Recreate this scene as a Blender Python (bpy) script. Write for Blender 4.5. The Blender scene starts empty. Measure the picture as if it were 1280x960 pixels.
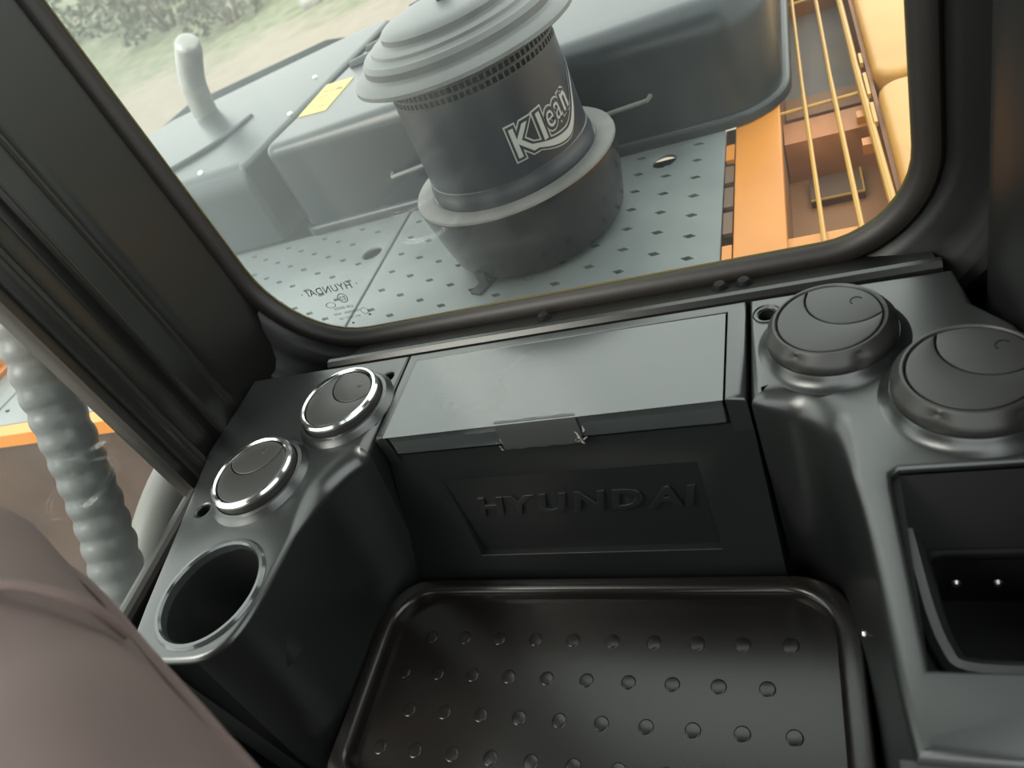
import bpy, bmesh, math, random
from math import sin, cos, pi, radians
from mathutils import Matrix, Vector, noise

random.seed(7)
C = bpy.context.scene.collection
SC = bpy.context.scene

# ------------------------------------------------------------------ camera
cam_d = bpy.data.cameras.new('camera'); cam = bpy.data.objects.new('camera', cam_d); C.objects.link(cam)
right = Vector((0.90132, 0.21826, -0.37411)); up = Vector((0.12056, 0.70312, 0.70077)); back = Vector((0.41599, -0.67675, 0.60746))
right.normalize(); back = (back - right*back.dot(right)).normalized(); up = back.cross(right)
cam.matrix_world = Matrix(((right.x, up.x, back.x, .31), (right.y, up.y, back.y, 0.0), (right.z, up.z, back.z, 2.5), (0, 0, 0, 1)))
cam_d.sensor_width = 36; cam_d.lens = 25.99; cam_d.clip_start = .02; cam_d.clip_end = 500
cam_d.dof.use_dof = True; cam_d.dof.focus_distance = .88; cam_d.dof.aperture_fstop = 5.6
SC.camera = cam

# ------------------------------------------------------------------ sky, sun, exposure
W = bpy.data.worlds.new('overcast_sky'); SC.world = W; W.use_nodes = True
wn = W.node_tree.nodes; wl = W.node_tree.links; wn.clear()
wo = wn.new('ShaderNodeOutputWorld'); wb = wn.new('ShaderNodeBackground')
tc = wn.new('ShaderNodeTexCoord'); sx = wn.new('ShaderNodeSeparateXYZ'); rp = wn.new('ShaderNodeValToRGB')
nz = wn.new('ShaderNodeTexNoise'); nz.inputs['Scale'].default_value = 2.2; nz.inputs['Detail'].default_value = 4
mx = wn.new('ShaderNodeMix'); mx.data_type = 'RGBA'; mx.blend_type = 'MULTIPLY'; mx.inputs[0].default_value = .35
wl.new(tc.outputs['Generated'], sx.inputs[0]); wl.new(tc.outputs['Generated'], nz.inputs['Vector'])
wl.new(sx.outputs['Z'], rp.inputs[0])
rp.color_ramp.elements[0].position = .0; rp.color_ramp.elements[0].color = (.84, .89, .85, 1)
rp.color_ramp.elements[1].position = .7; rp.color_ramp.elements[1].color = (.88, .95, .93, 1)
wl.new(rp.outputs[0], mx.inputs[6]); wl.new(nz.outputs['Fac'], mx.inputs[7])
wl.new(mx.outputs[2], wb.inputs[0]); wb.inputs[1].default_value = 1.1
wl.new(wb.outputs[0], wo.inputs[0])
sun_d = bpy.data.lights.new('hazy_sun', 'SUN'); sun_d.energy = 1.0; sun_d.angle = radians(30); sun_d.color = (1, .95, .87)
sun = bpy.data.objects.new('hazy_sun', sun_d); C.objects.link(sun); sun.rotation_euler = (radians(30), radians(-35), 0)
SC.view_settings.view_transform = 'Standard'; SC.view_settings.look = 'None'
SC.view_settings.gamma = 1; SC.view_settings.use_curve_mapping = False
SC.view_settings.exposure = 1.9

# ------------------------------------------------------------------ materials
def mat(name, col, rough=.5, metal=0, spec=.5, col2=None, nscale=8, bump=0, bscale=400, coat=0, ramp=(.4, .65), obj_coord=True):
    m = bpy.data.materials.new(name); m.use_nodes = True
    nt = m.node_tree; b = nt.nodes['Principled BSDF']
    b.inputs['Base Color'].default_value = (*col, 1); b.inputs['Roughness'].default_value = rough
    b.inputs['Metallic'].default_value = metal; b.inputs['Specular IOR Level'].default_value = spec
    b.inputs['Coat Weight'].default_value = coat
    t = nt.nodes.new('ShaderNodeTexCoord')
    if col2:
        n = nt.nodes.new('ShaderNodeTexNoise'); n.inputs['Scale'].default_value = nscale; n.inputs['Detail'].default_value = 6
        r = nt.nodes.new('ShaderNodeValToRGB')
        r.color_ramp.elements[0].position = ramp[0]; r.color_ramp.elements[0].color = (*col, 1)
        r.color_ramp.elements[1].position = ramp[1]; r.color_ramp.elements[1].color = (*col2, 1)
        nt.links.new(t.outputs['Object'], n.inputs['Vector']); nt.links.new(n.outputs['Fac'], r.inputs[0])
        nt.links.new(r.outputs[0], b.inputs['Base Color'])
    if bump:
        n = nt.nodes.new('ShaderNodeTexNoise'); n.inputs['Scale'].default_value = bscale; n.inputs['Detail'].default_value = 2
        bp = nt.nodes.new('ShaderNodeBump'); bp.inputs['Strength'].default_value = bump; bp.inputs['Distance'].default_value = .00015
        nt.links.new(t.outputs['Object'], n.inputs['Vector']); nt.links.new(n.outputs['Fac'], bp.inputs['Height'])
        nt.links.new(bp.outputs[0], b.inputs['Normal'])
    return m

M = {}
M['plastic'] = mat('black_plastic', (.010, .011, .011), .31, spec=.85, col2=(.013, .014, .014), nscale=5, bump=.25, bscale=900)
M['plastic_side'] = mat('black_side_plastic', (.007, .008, .008), .40, spec=.4, col2=(.009, .010, .010), nscale=5, bump=.25, bscale=700)
M['lid'] = mat('dusty_lid_plastic', (.030, .034, .034), .15, spec=.85, col2=(.038, .042, .042), nscale=9, ramp=(.2, .9), bscale=900)
M['pillar'] = mat('pillar_plastic', (.009, .009, .008), .29, spec=.42, bump=.15, bscale=1100)
M['rubber'] = mat('brown_black_rubber', (0.016, 0.012, 0.010), .5)
M['tray'] = mat('tray_plastic', (.0095, .0075, .0066), .24, col2=(.0130, .0100, .0088), nscale=6, bump=.2, bscale=500)
M['dark'] = mat('dark_lining', (.006, .006, .006), .6, spec=.15)
M['vent'] = mat('vent_plastic', (0.018, 0.017, 0.016), .45, bump=.1)
M['vent_face'] = mat('vent_flap_plastic', (0.024, 0.023, 0.022), .5, bump=.1)
M['chrome'] = mat('chrome', (.75, .75, .74), .16, metal=1)
M['steel'] = mat('zinc_bolt', (.62, .62, .60), .35, metal=1)
M['hood'] = mat('grey_hood_paint', (0.0096, 0.0140, 0.0184), .33, col2=(0.0152, 0.0205, 0.0248), nscale=3, spec=.35)
M['hood_dark'] = mat('dark_counterweight_tone', (.010, .014, .018), .9, spec=.1)  # dark matte navy for the wedge behind the shoulder cover
M['deck'] = mat('grey_deck_paint', (0.0977, 0.1106, 0.1142), .45, col2=(0.1404, 0.1552, 0.1571), nscale=5, bump=.2, bscale=150)
M['cleaner'] = mat('black_cleaner_plastic', (0.0093, 0.0123, 0.0192), .42, col2=(0.0238, 0.0304, 0.0432), nscale=7, ramp=(.45, .8))
M['cleaner_top'] = mat('dusty_cleaner_cover', (0.055, 0.058, 0.061), .45, col2=(0.094, 0.096, 0.099), nscale=4)
M['cleaner_base'] = mat('cleaner_base_plastic', (.007, .007, .008), .24)
M['dusty_rim'] = mat('dusty_rim', (0.096, 0.093, 0.090), .6, col2=(0.144, 0.138, 0.132), nscale=9)
M['orange'] = mat('orange_paint', (0.518, 0.191, 0.020), .42, col2=(0.462, 0.157, 0.016), nscale=4)
M['orange_rod'] = mat('orange_rod_paint', (0.437, 0.229, 0.042), .4)
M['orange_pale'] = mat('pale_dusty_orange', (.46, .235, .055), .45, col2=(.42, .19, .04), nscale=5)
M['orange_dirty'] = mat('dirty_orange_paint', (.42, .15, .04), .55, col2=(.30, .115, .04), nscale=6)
M['brown'] = mat('brown_bounce_metal', (.23, .098, .038), .6, col2=(.29, .125, .045), nscale=5)  # brown holds the orange reflection and haze over the open wells
M['brown_dark'] = mat('dark_brown_metal', (.085, .045, .028), .55, col2=(.11, .055, .03), nscale=4)  # deeper brown for the bottom plate, slot tabs and inner box
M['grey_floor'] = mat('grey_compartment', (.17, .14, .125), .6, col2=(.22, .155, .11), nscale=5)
M['yellow'] = mat('yellow_sticker', (0.360, 0.279, 0.045), .5)
M['ink'] = mat('sticker_ink', (.05, .05, .04), .6)
M['white'] = mat('white_print', (0.295, 0.295, 0.288), .5)
M['exhaust'] = mat('pale_exhaust_metal', (0.247, 0.247, 0.234), .35, metal=.6, col2=(0.189, 0.189, 0.180), nscale=12)
M['hose'] = mat('grey_corrugated_plastic', (0.030, 0.033, 0.035), .42, col2=(0.042, 0.045, 0.046), nscale=14)
M['pipe'] = mat('glare_grey', (0.085, 0.083, 0.075), .5)  # pale tone of the window glare, put into a tube's colour
M['seat'] = mat('brown_grey_fabric', (0.070, 0.045, 0.041), .85, col2=(0.090, 0.059, 0.054), nscale=5, bump=.3, bscale=300)
M['trim'] = mat('dull_trim_plastic', (.007, .007, .007), .42, spec=.32, bump=.2, bscale=900)
M['bin'] = mat('bin_plastic', (.0045, .0045, .0045), .55, spec=.12)
M['edge'] = mat('yellowed_seal_edge', (.10, .075, .02), .5)
M['skirt'] = mat('dark_brown_skirt', (.045, .026, .019), .55, col2=(.065, .038, .026), nscale=7)  # dark brown of the skirt face below the edge bar
M['tape'] = mat('grey_tape', (.035, .036, .036), .45)
M['scrap'] = mat('torn_clear_tape', (0.252, 0.228, 0.222), .25)
M['soil'] = mat('dirt_track', (0.182, 0.154, 0.126), .95, col2=(0.140, 0.115, 0.091), nscale=.6)
M['leaf'] = mat('shrub_leaf', (0.060, 0.068, 0.038), .7, col2=(0.098, 0.093, 0.064), nscale=2)
M['twig'] = mat('shrub_twig', (0.096, 0.072, 0.054), .8)
M['stone'] = mat('pale_stone', (0.248, 0.240, 0.224), .8)
M['black_print'] = mat('etched_print', (.03, .035, .035), .6)
M['screen'] = mat('screen_mesh', (.02, .022, .025), .5)

def ground_mat():
    m = bpy.data.materials.new('dirt_and_grass'); m.use_nodes = True; nt = m.node_tree; b = nt.nodes['Principled BSDF']
    b.inputs['Roughness'].default_value = .95
    t = nt.nodes.new('ShaderNodeTexCoord'); s = nt.nodes.new('ShaderNodeSeparateXYZ')
    n1 = nt.nodes.new('ShaderNodeTexNoise'); n1.inputs['Scale'].default_value = .55; n1.inputs['Detail'].default_value = 7
    n2 = nt.nodes.new('ShaderNodeTexNoise'); n2.inputs['Scale'].default_value = 2.5; n2.inputs['Detail'].default_value = 8
    ma = nt.nodes.new('ShaderNodeMath'); ma.operation = 'MULTIPLY_ADD'; ma.inputs[1].default_value = 7.0
    nt.links.new(t.outputs['Object'], s.inputs[0]); nt.links.new(t.outputs['Object'], n1.inputs['Vector']); nt.links.new(t.outputs['Object'], n2.inputs['Vector'])
    nt.links.new(n1.outputs['Fac'], ma.inputs[0])
    ad = nt.nodes.new('ShaderNodeMath'); ad.operation = 'MULTIPLY_ADD'; ad.inputs[1].default_value = .12     # the verge runs slightly askew
    nt.links.new(s.outputs['X'], ad.inputs[0]); nt.links.new(s.outputs['Y'], ad.inputs[2]); nt.links.new(ad.outputs[0], ma.inputs[2])
    mr = nt.nodes.new('ShaderNodeMapRange'); mr.inputs['From Min'].default_value = 16.2; mr.inputs['From Max'].default_value = 18.5
    nt.links.new(ma.outputs[0], mr.inputs['Value'])
    r1 = nt.nodes.new('ShaderNodeValToRGB'); r1.color_ramp.elements[0].color = (.150, .122, .092, 1); r1.color_ramp.elements[1].color = (.215, .185, .150, 1)
    r2 = nt.nodes.new('ShaderNodeValToRGB'); r2.color_ramp.elements[0].position = .35; r2.color_ramp.elements[0].color = (.080, .095, .048, 1)
    r2.color_ramp.elements[1].position = .65; r2.color_ramp.elements[1].color = (.155, .150, .100, 1)
    nt.links.new(n2.outputs['Fac'], r1.inputs[0]); nt.links.new(n2.outputs['Fac'], r2.inputs[0])
    mi = nt.nodes.new('ShaderNodeMix'); mi.data_type = 'RGBA'
    nt.links.new(mr.outputs[0], mi.inputs[0]); nt.links.new(r1.outputs[0], mi.inputs[6]); nt.links.new(r2.outputs[0], mi.inputs[7])
    nt.links.new(mi.outputs[2], b.inputs['Base Color'])
    return m
M['ground'] = ground_mat()

def glass_mat(name, dust_lo, dust_hi, x0=None, x1=None, side=None):
    """clear pane with a film of dust: transparent + thin scattering layer + mirror gloss"""
    m = bpy.data.materials.new(name); m.use_nodes = True; nt = m.node_tree; nt.nodes.clear()
    o = nt.nodes.new('ShaderNodeOutputMaterial')
    tr = nt.nodes.new('ShaderNodeBsdfTransparent'); tr.inputs[0].default_value = (.975, .985, .965, 1)
    df = nt.nodes.new('ShaderNodeBsdfDiffuse'); df.inputs[0].default_value = (.78, .80, .78, 1)
    tl = nt.nodes.new('ShaderNodeBsdfTranslucent'); tl.inputs[0].default_value = (.80, .84, .82, 1)
    gl = nt.nodes.new('ShaderNodeBsdfGlossy'); gl.inputs['Roughness'].default_value = .0
    fr = nt.nodes.new('ShaderNodeFresnel'); 
    ge = nt.nodes.new('ShaderNodeNewGeometry'); io = nt.nodes.new('ShaderNodeMapRange')      # thin pane: the rear face must not mirror like the inside of a block
    io.inputs['To Min'].default_value = 1.30; io.inputs['To Max'].default_value = 1/1.30
    nt.links.new(ge.outputs['Backfacing'], io.inputs['Value']); nt.links.new(io.outputs[0], fr.inputs[0])
    t = nt.nodes.new('ShaderNodeTexCoord')
    n1 = nt.nodes.new('ShaderNodeTexNoise'); n1.inputs['Scale'].default_value = 3.5; n1.inputs['Detail'].default_value = 7
    n2 = nt.nodes.new('ShaderNodeTexNoise'); n2.inputs['Scale'].default_value = 45; n2.inputs['Detail'].default_value = 4
    nt.links.new(t.outputs['Object'], n1.inputs['Vector']); nt.links.new(t.outputs['Object'], n2.inputs['Vector'])
    a = nt.nodes.new('ShaderNodeMath'); a.operation = 'MULTIPLY_ADD'; a.inputs[1].default_value = .15
    nt.links.new(n2.outputs['Fac'], a.inputs[0]); nt.links.new(n1.outputs['Fac'], a.inputs[2])
    mr = nt.nodes.new('ShaderNodeMapRange'); mr.inputs['From Min'].default_value = .4; mr.inputs['From Max'].default_value = 1.0
    mr.inputs['To Min'].default_value = dust_lo; mr.inputs['To Max'].default_value = dust_hi
    nt.links.new(a.outputs[0], mr.inputs['Value'])
    fac = mr.outputs[0]
    if x0 is not None:                                   # denser scattering film towards one side of the pane
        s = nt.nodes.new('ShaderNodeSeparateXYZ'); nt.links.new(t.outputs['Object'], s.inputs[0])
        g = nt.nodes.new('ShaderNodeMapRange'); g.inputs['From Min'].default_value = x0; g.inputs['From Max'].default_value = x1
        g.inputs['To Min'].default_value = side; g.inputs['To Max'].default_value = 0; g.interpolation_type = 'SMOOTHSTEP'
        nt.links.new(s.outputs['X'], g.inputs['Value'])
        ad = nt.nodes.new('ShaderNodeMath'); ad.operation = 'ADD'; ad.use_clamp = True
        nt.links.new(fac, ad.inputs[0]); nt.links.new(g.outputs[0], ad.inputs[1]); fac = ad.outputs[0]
    m1 = nt.nodes.new('ShaderNodeMixShader'); m1.inputs[0].default_value = .6
    nt.links.new(df.outputs[0], m1.inputs[1]); nt.links.new(tl.outputs[0], m1.inputs[2])
    m2 = nt.nodes.new('ShaderNodeMixShader'); nt.links.new(fac, m2.inputs[0])
    nt.links.new(tr.outputs[0], m2.inputs[1]); nt.links.new(m1.outputs[0], m2.inputs[2])
    m3 = nt.nodes.new('ShaderNodeMixShader'); nt.links.new(fr.outputs[0], m3.inputs[0])
    nt.links.new(m2.outputs[0], m3.inputs[1]); nt.links.new(gl.outputs[0], m3.inputs[2])
    nt.links.new(m3.outputs[0], o.inputs[0])
    return m
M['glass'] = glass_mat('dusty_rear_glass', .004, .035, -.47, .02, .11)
M['glass_side'] = glass_mat('dusty_side_glass', .01, .06)

# ------------------------------------------------------------------ mesh builders
class MB:
    def __init__(s): s.v = []; s.f = []; s.xf = None
    def add(s, vs, fs, xf=None):
        o = len(s.v); x = xf or s.xf
        s.v += [tuple(x @ Vector(p)) if x else tuple(p) for p in vs]
        s.f += [tuple(i+o for i in f) for f in fs]
        return s
    def box(s, x0, x1, y0, y1, z0, z1, xf=None):
        vs = [(x, y, z) for z in (z0, z1) for y in (y0, y1) for x in (x0, x1)]
        return s.add(vs, [(0, 2, 3, 1), (4, 5, 7, 6), (0, 1, 5, 4), (2, 6, 7, 3), (0, 4, 6, 2), (1, 3, 7, 5)], xf)
    def lathe(s, prof, n=48, xf=None, rf=None, close=True):
        vs = []; fs = []; k = len(prof)
        for i in range(n):
            a = 2*pi*i/n
            for (r, z) in prof:
                rr = r*(rf(a, r, z) if rf else 1)
                vs.append((rr*cos(a), rr*sin(a), z))
        for i in range(n):
            j = (i+1) % n
            for q in range(k-1):
                fs.append((i*k+q, j*k+q, j*k+q+1, i*k+q+1))
        if close:
            if prof[0][0] > 1e-5: fs.append(tuple(i*k for i in range(n))[::-1])
            if prof[-1][0] > 1e-5: fs.append(tuple(i*k+k-1 for i in range(n)))
        return s.add(vs, fs, xf)
    def tube(s, pts, r, n=10, xf=None, caps=True):
        pts = [Vector(p) for p in pts]; vs = []; fs = []
        ref = Vector((0, 0, 1))
        if abs((pts[1]-pts[0]).normalized().z) > .9: ref = Vector((1, 0, 0))
        for i, p in enumerate(pts):
            d = (pts[min(i+1, len(pts)-1)] - pts[max(i-1, 0)]).normalized()
            a = d.cross(ref).normalized(); b = a.cross(d)
            rr = r[i] if isinstance(r, (list, tuple)) else r
            for k in range(n):
                t = 2*pi*k/n; vs.append(p + a*rr*cos(t) + b*rr*sin(t))
        for i in range(len(pts)-1):
            for k in range(n):
                fs.append((i*n+k, i*n+(k+1) % n, (i+1)*n+(k+1) % n, (i+1)*n+k))
        if caps: fs += [tuple(range(n))[::-1], tuple(range((len(pts)-1)*n, len(pts)*n))]
        return s.add(vs, fs, xf)
    def sweep(s, path, prof, closed=True, xf=None):
        """path: 2D (x,z) loop with outward normals; prof: (outward, y)"""
        n = len(path); k = len(prof); vs = []; fs = []
        nr = normals2(path, closed)
        for i in range(n):
            for (o, y) in prof:
                vs.append((path[i][0] - nr[i][0]*o, y, path[i][1] - nr[i][1]*o))
        for i in range(n if closed else n-1):
            j = (i+1) % n
            for q in range(k-1):
                fs.append((i*k+q, i*k+q+1, j*k+q+1, j*k+q))
        return s.add(vs, fs, xf)
    def slab(s, loops, zt, zb, seg=4, bottom=True, xf=None):
        rings = []
        for (pts, r) in loops:
            n = len(pts); nr = normals2(pts, True)
            rr = r if isinstance(r, (list, tuple)) else [r]*n
            vs = []; fs = []; lv = []
            lv.append([(p[0], p[1], zb) for p in pts])
            if max(rr) < 1e-6:
                lv.append([(p[0], p[1], zt) for p in pts])
            else:
                for t in range(seg+1):
                    th = pi/2*t/seg
                    lv.append([(p[0]+nr[i][0]*rr[i]*(1-cos(th)), p[1]+nr[i][1]*rr[i]*(1-cos(th)), zt-rr[i]*(1-sin(th))) for i, p in enumerate(pts)])
            for L in lv: vs += L
            for q in range(len(lv)-1):
                for i in range(n):
                    j = (i+1) % n
                    fs.append((q*n+i, q*n+j, (q+1)*n+j, (q+1)*n+i))
            s.add(vs, fs, xf); rings.append((lv[0], lv[-1]))
        for which in ((1, 0) if bottom else (1,)):
            bm = bmesh.new(); es = []
            for r in rings:
                vs = [bm.verts.new(p) for p in r[which]]
                es += [bm.edges.new((vs[i], vs[(i+1) % len(vs)])) for i in range(len(vs))]
            bmesh.ops.triangle_fill(bm, use_beauty=True, use_dissolve=False, edges=es, normal=(0, 0, 1))
            bm.verts.index_update(); bm.faces.ensure_lookup_table(); fs = []
            for f in bm.faces:
                f.normal_update(); t = tuple(v.index for v in f.verts)
                fs.append(t if (f.normal.z > 0) == (which == 1) else t[::-1])
            s.add([v.co.copy() for v in bm.verts], fs, xf); bm.free()
        return s
    def deform(s, fn): s.v = [tuple(fn(Vector(p))) for p in s.v]; return s

def normals2(pts, closed):
    n = len(pts); out = []
    for i in range(n):
        a = pts[(i-1) % n] if closed or i else pts[0]; b = pts[i]; c = pts[(i+1) % n] if closed or i < n-1 else pts[i]
        e1 = Vector((b[0]-a[0], b[1]-a[1])); e2 = Vector((c[0]-b[0], c[1]-b[1]))
        if e1.length < 1e-9: e1 = e2
        if e2.length < 1e-9: e2 = e1
        e1.normalize(); e2.normalize()
        n1 = Vector((-e1.y, e1.x)); n2 = Vector((-e2.y, e2.x)); m = n1+n2
        if m.length < 1e-6: m = n1.copy()
        m.normalize(); m /= max(.5, m.dot(n1)); out.append((m.x, m.y))
    return out

def rrect(x0, x1, y0, y1, r, n=6):
    rs = r if isinstance(r, (list, tuple)) else [r]*4
    out = []
    for (cx, cy, a0, q) in ((x1-rs[0], y0+rs[0], -90, rs[0]), (x1-rs[1], y1-rs[1], 0, rs[1]), (x0+rs[2], y1-rs[2], 90, rs[2]), (x0+rs[3], y0+rs[3], 180, rs[3])):
        for k in range(n+1):
            a = radians(a0+90*k/n); out.append((cx+q*cos(a), cy+q*sin(a)))
    return out
def circ(cx, cy, r, n=28, ry=None): return [(cx+r*cos(2*pi*i/n), cy+(ry or r)*sin(2*pi*i/n)) for i in range(n)]
def smooth(pts, n=6):
    out = []
    P = [pts[0]]+list(pts)+[pts[-1]]
    for i in range(1, len(P)-2):
        for k in range(n):
            t = k/n
            out.append(tuple(.5*((2*P[i][d])+(-P[i-1][d]+P[i+1][d])*t+(2*P[i-1][d]-5*P[i][d]+4*P[i+1][d]-P[i+2][d])*t*t+(-P[i-1][d]+3*P[i][d]-3*P[i+1][d]+P[i+2][d])*t**3) for d in range(len(pts[0]))))
    out.append(tuple(pts[-1])); return out
rev = lambda l: list(reversed(l))

def obj(name, mb, m, parent=None, sharp=35, loc=None):
    me = bpy.data.meshes.new(name)
    if isinstance(mb, MB):
        v = mb.v
        if loc: v = [(p[0]-loc[0], p[1]-loc[1], p[2]-loc[2]) for p in v]
        me.from_pydata(v, [], mb.f); me.validate()
        bm = bmesh.new(); bm.from_mesh(me); bmesh.ops.remove_doubles(bm, verts=bm.verts, dist=1e-5); bmesh.ops.recalc_face_normals(bm, faces=bm.faces); bm.to_mesh(me); bm.free()
        me.shade_smooth(); me.set_sharp_from_angle(angle=radians(sharp))
    else: me = mb
    o = bpy.data.objects.new(name, me); C.objects.link(o)
    if not me.materials: me.materials.append(M[m])
    if parent:
        o.parent = parent
        o.location = Vector(loc or (0, 0, 0)) - world_loc(parent)
    elif loc: o.location = loc
    return o
def world_loc(o):
    v = Vector(o.location)
    while o.parent: o = o.parent; v += Vector(o.location)
    return v
def tag(o, label=None, cat=None, group=None, kind=None):
    if label: o['label'] = label
    if cat: o['category'] = cat
    if group: o['group'] = group
    if kind: o['kind'] = kind
    return o
def thing(name, label, cat, loc=(0, 0, 0), group=None):
    o = bpy.data.objects.new(name, None); C.objects.link(o); o.location = loc; o.empty_display_size = .05
    return tag(o, label, cat, group)
def struct(name, mb, m, parent=None, label=None, **k):
    o = obj(name, mb, m, parent, **k); o['kind'] = 'structure'
    if label: o['label'] = label
    return o
def text_mb(s, size=1, offset=0, shear=0, extrude=0, spacing=1, bevel=0):
    cu = bpy.data.curves.new('lettering', 'FONT'); cu.body = s; cu.size = size; cu.offset = offset; cu.shear = shear; cu.extrude = extrude
    cu.space_character = spacing; cu.resolution_u = 4; cu.bevel_depth = bevel; cu.align_x = 'LEFT'
    o = bpy.data.objects.new('lettering', cu); C.objects.link(o)
    me = bpy.data.meshes.new_from_object(o.evaluated_get(bpy.context.evaluated_depsgraph_get()))
    mb = MB(); mb.v = [tuple(v.co) for v in me.vertices]; mb.f = [tuple(p.vertices) for p in me.polygons]
    bpy.data.objects.remove(o); bpy.data.curves.remove(cu); bpy.data.meshes.remove(me)
    return mb
T = Matrix.Translation

# ================================================================== CAB SHELL
struct('floor', MB().box(-.52, .52, -1.0, .76, 1.26, 1.30), 'dark', label='dark cab floor under the tray')
struct('ceiling', MB().box(-.52, .52, -1.0, .78, 3.32, 3.36), 'pillar', label='cab roof')
XZ = Matrix(((1, 0, 0, 0), (0, 0, -1, 0), (0, 1, 0, 0), (0, 0, 0, 1)))          # local (x, y, z) -> (x, -z, y)
pane_loop = rrect(-.452, .396, 1.978, 3.20, [.10, .10, .10, .14], 10)
struct('wall_back', MB().slab([(rrect(-.52, .52, 1.3, 3.32, .001, 1), 0), (rev(pane_loop), 0)], -.735, -.7475, xf=XZ), 'pillar',
       label='black moulded rear wall of the cab around the big rear window')
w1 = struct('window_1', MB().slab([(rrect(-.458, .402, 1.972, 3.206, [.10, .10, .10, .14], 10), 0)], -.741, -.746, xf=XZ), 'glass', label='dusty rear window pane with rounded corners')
g = MB()
g.sweep(pane_loop, [(-.004, .741), (-.006, .735), (-.004, .729), (.002, .724), (.010, .722), (.017, .724), (.021, .729), (.022, .736)])
obj('gasket', g, 'rubber', w1)
g = MB()
g.sweep(pane_loop, [(-.0065, .7405), (-.0068, .7395), (-.004, .7385)])
obj('gasket_edge', g, 'edge', w1)
# etched stamp in the pane's lower left corner, read from outside (so mirrored from inside)
def stamp():
    mb = MB(); y = .7405
    def put(s, x, z, size, sp=1.0, ang=0):
        t = text_mb(s, size, spacing=sp)
        w = max(v[0] for v in t.v); c = Matrix.Rotation(radians(ang), 4, 'Y')
        mb.add([(x-v[0]+w/2, y, z+v[1]) for v in t.v], [f[::-1] for f in t.f])
    put('· HYUNDAI ·', -.338, 2.053, .0165, 1.1)
    put('E2', -.326, 2.036, .010); put('43R-00056', -.334, 2.022, .0065, 1.2); put('TEMPERED   M304', -.334, 2.013, .0055, 1.1); put('AS2  DOT 128', -.334, 2.004, .0055, 1.1)
    for (x, z, r, rx) in ((-.326, 2.040, .008, 1.0), (-.352, 2.032, .005, 1.7), (-.305, 2.012, .006, 1)):
        n = 24
        vs = [(x+q*rx*cos(2*pi*i/n), y, z+q*sin(2*pi*i/n)) for q in (r, r*.86) for i in range(n)]
        mb.add(vs, [(i, (i+1) % n, n+(i+1) % n, n+i) for i in range(n)])
    for (x, z) in ((-.335, 1.994), (-.300, 2.003)):
        mb.add([(x-.003, y, z), (x+.003, y, z), (x, y, z+.004)], [(0, 1, 2)])
    return mb
obj('etched_stamp', stamp(), 'black_print', w1)
# moulded surround between gasket and shelf
sur = MB(); sur.sweep(pane_loop, [(.020, .734), (.024, .722), (.034, .714), (.050, .708), (.064, .700), (.072, .688), (.074, .675), (.082, .668), (.10, .667), (.14, .667)])
struct('trim_1', sur, 'trim', label='moulded black surround of the rear window')
# sill between the window and the consoles, a stepped moulding
sill = MB(); pr = [(.638, 1.99), (.640, 2.000), (.645, 2.0045), (.651, 2.0045), (.656, 2.000), (.662, 1.990), (.672, 1.984), (.690, 1.976), (.705, 1.970), (.735, 1.962), (.735, 1.93), (.638, 1.93)]
sx_ = [-.33, -.26, -.15, .0, .15, .3, .40]
sill.add([(x, y, z) for x in sx_ for (y, z) in pr], [(i*12+q, i*12+(q+1) % 12, (i+1)*12+(q+1) % 12, (i+1)*12+q) for i in range(len(sx_)-1) for q in range(12)] + [tuple(range(12))[::-1], tuple(range(72, 84))])
s_ = struct('trim_2', sill, 'pillar', label='stepped black sill under the rear window')
for x in (-.035, .185, .212):
    obj('clip', MB().lathe([(0, .010), (.006, .008), (.009, .003), (.010, 0)], 14, xf=T((x, .706, 1.9695))), 'dark', s_)

# left wall: ribbed pillar, low wall, side window
pil = [(-.492, .470), (-.478, .471), (-.468, .473), (-.460, .477), (-.455, .483), (-.4535, .489), (-.456, .495), (-.464, .499), (-.4715, .502), (-.4735, .508), (-.4745, .528), (-.473, .533),
       (-.462, .536), (-.4565, .539), (-.4550, .543), (-.4560, .547), (-.4700, .583), (-.4705, .587), (-.4685, .590), (-.4675, .593), (-.4690, .597), (-.4760, .603), (-.4765, .625), (-.472, .66), (-.466, .70), (-.460, .738), (-.52, .738), (-.52, .470)]
def pillar(flip=1):
    mb = MB(); zs = (1.50, 1.95, 2.4, 3.32); n = len(pil)
    mb.add([(x*flip, y, z) for z in zs for (x, y) in pil], [(q*n+i, q*n+(i+1) % n, (q+1)*n+(i+1) % n, (q+1)*n+i) for q in range(3) for i in range(n)])
    return mb
YZ = Matrix(((0, 0, 1, 0), (1, 0, 0, 0), (0, 1, 0, 0), (0, 0, 0, 1)))            # local (x, y, z) -> (z, x, y)
wl_ = struct('wall_left', MB().slab([(rrect(-1.0, .475, 1.3, 3.32, .001, 1), 0), (rev([(-.85, 1.90), (.46, 1.968), (.46, 3.2), (-.85, 3.2)]), 0)], -.472, -.50, xf=YZ), 'pillar', label='left cab wall below and around the side window')
p_ = struct('trim_3', pillar(), 'pillar', label='black ribbed rear left pillar of the cab', sharp=60)
w2 = struct('window_2', MB().slab([([(-.84, 1.895), (.465, 1.960), (.465, 3.21), (-.84, 3.21)], 0)], -.482, -.487, xf=YZ), 'glass_side', label='clear left side window pane')
obj('gasket', MB().tube([(-.474, .478, 1.972), (-.474, .10, 1.952), (-.474, -.84, 1.902)], .010, 10), 'rubber', w2)
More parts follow.
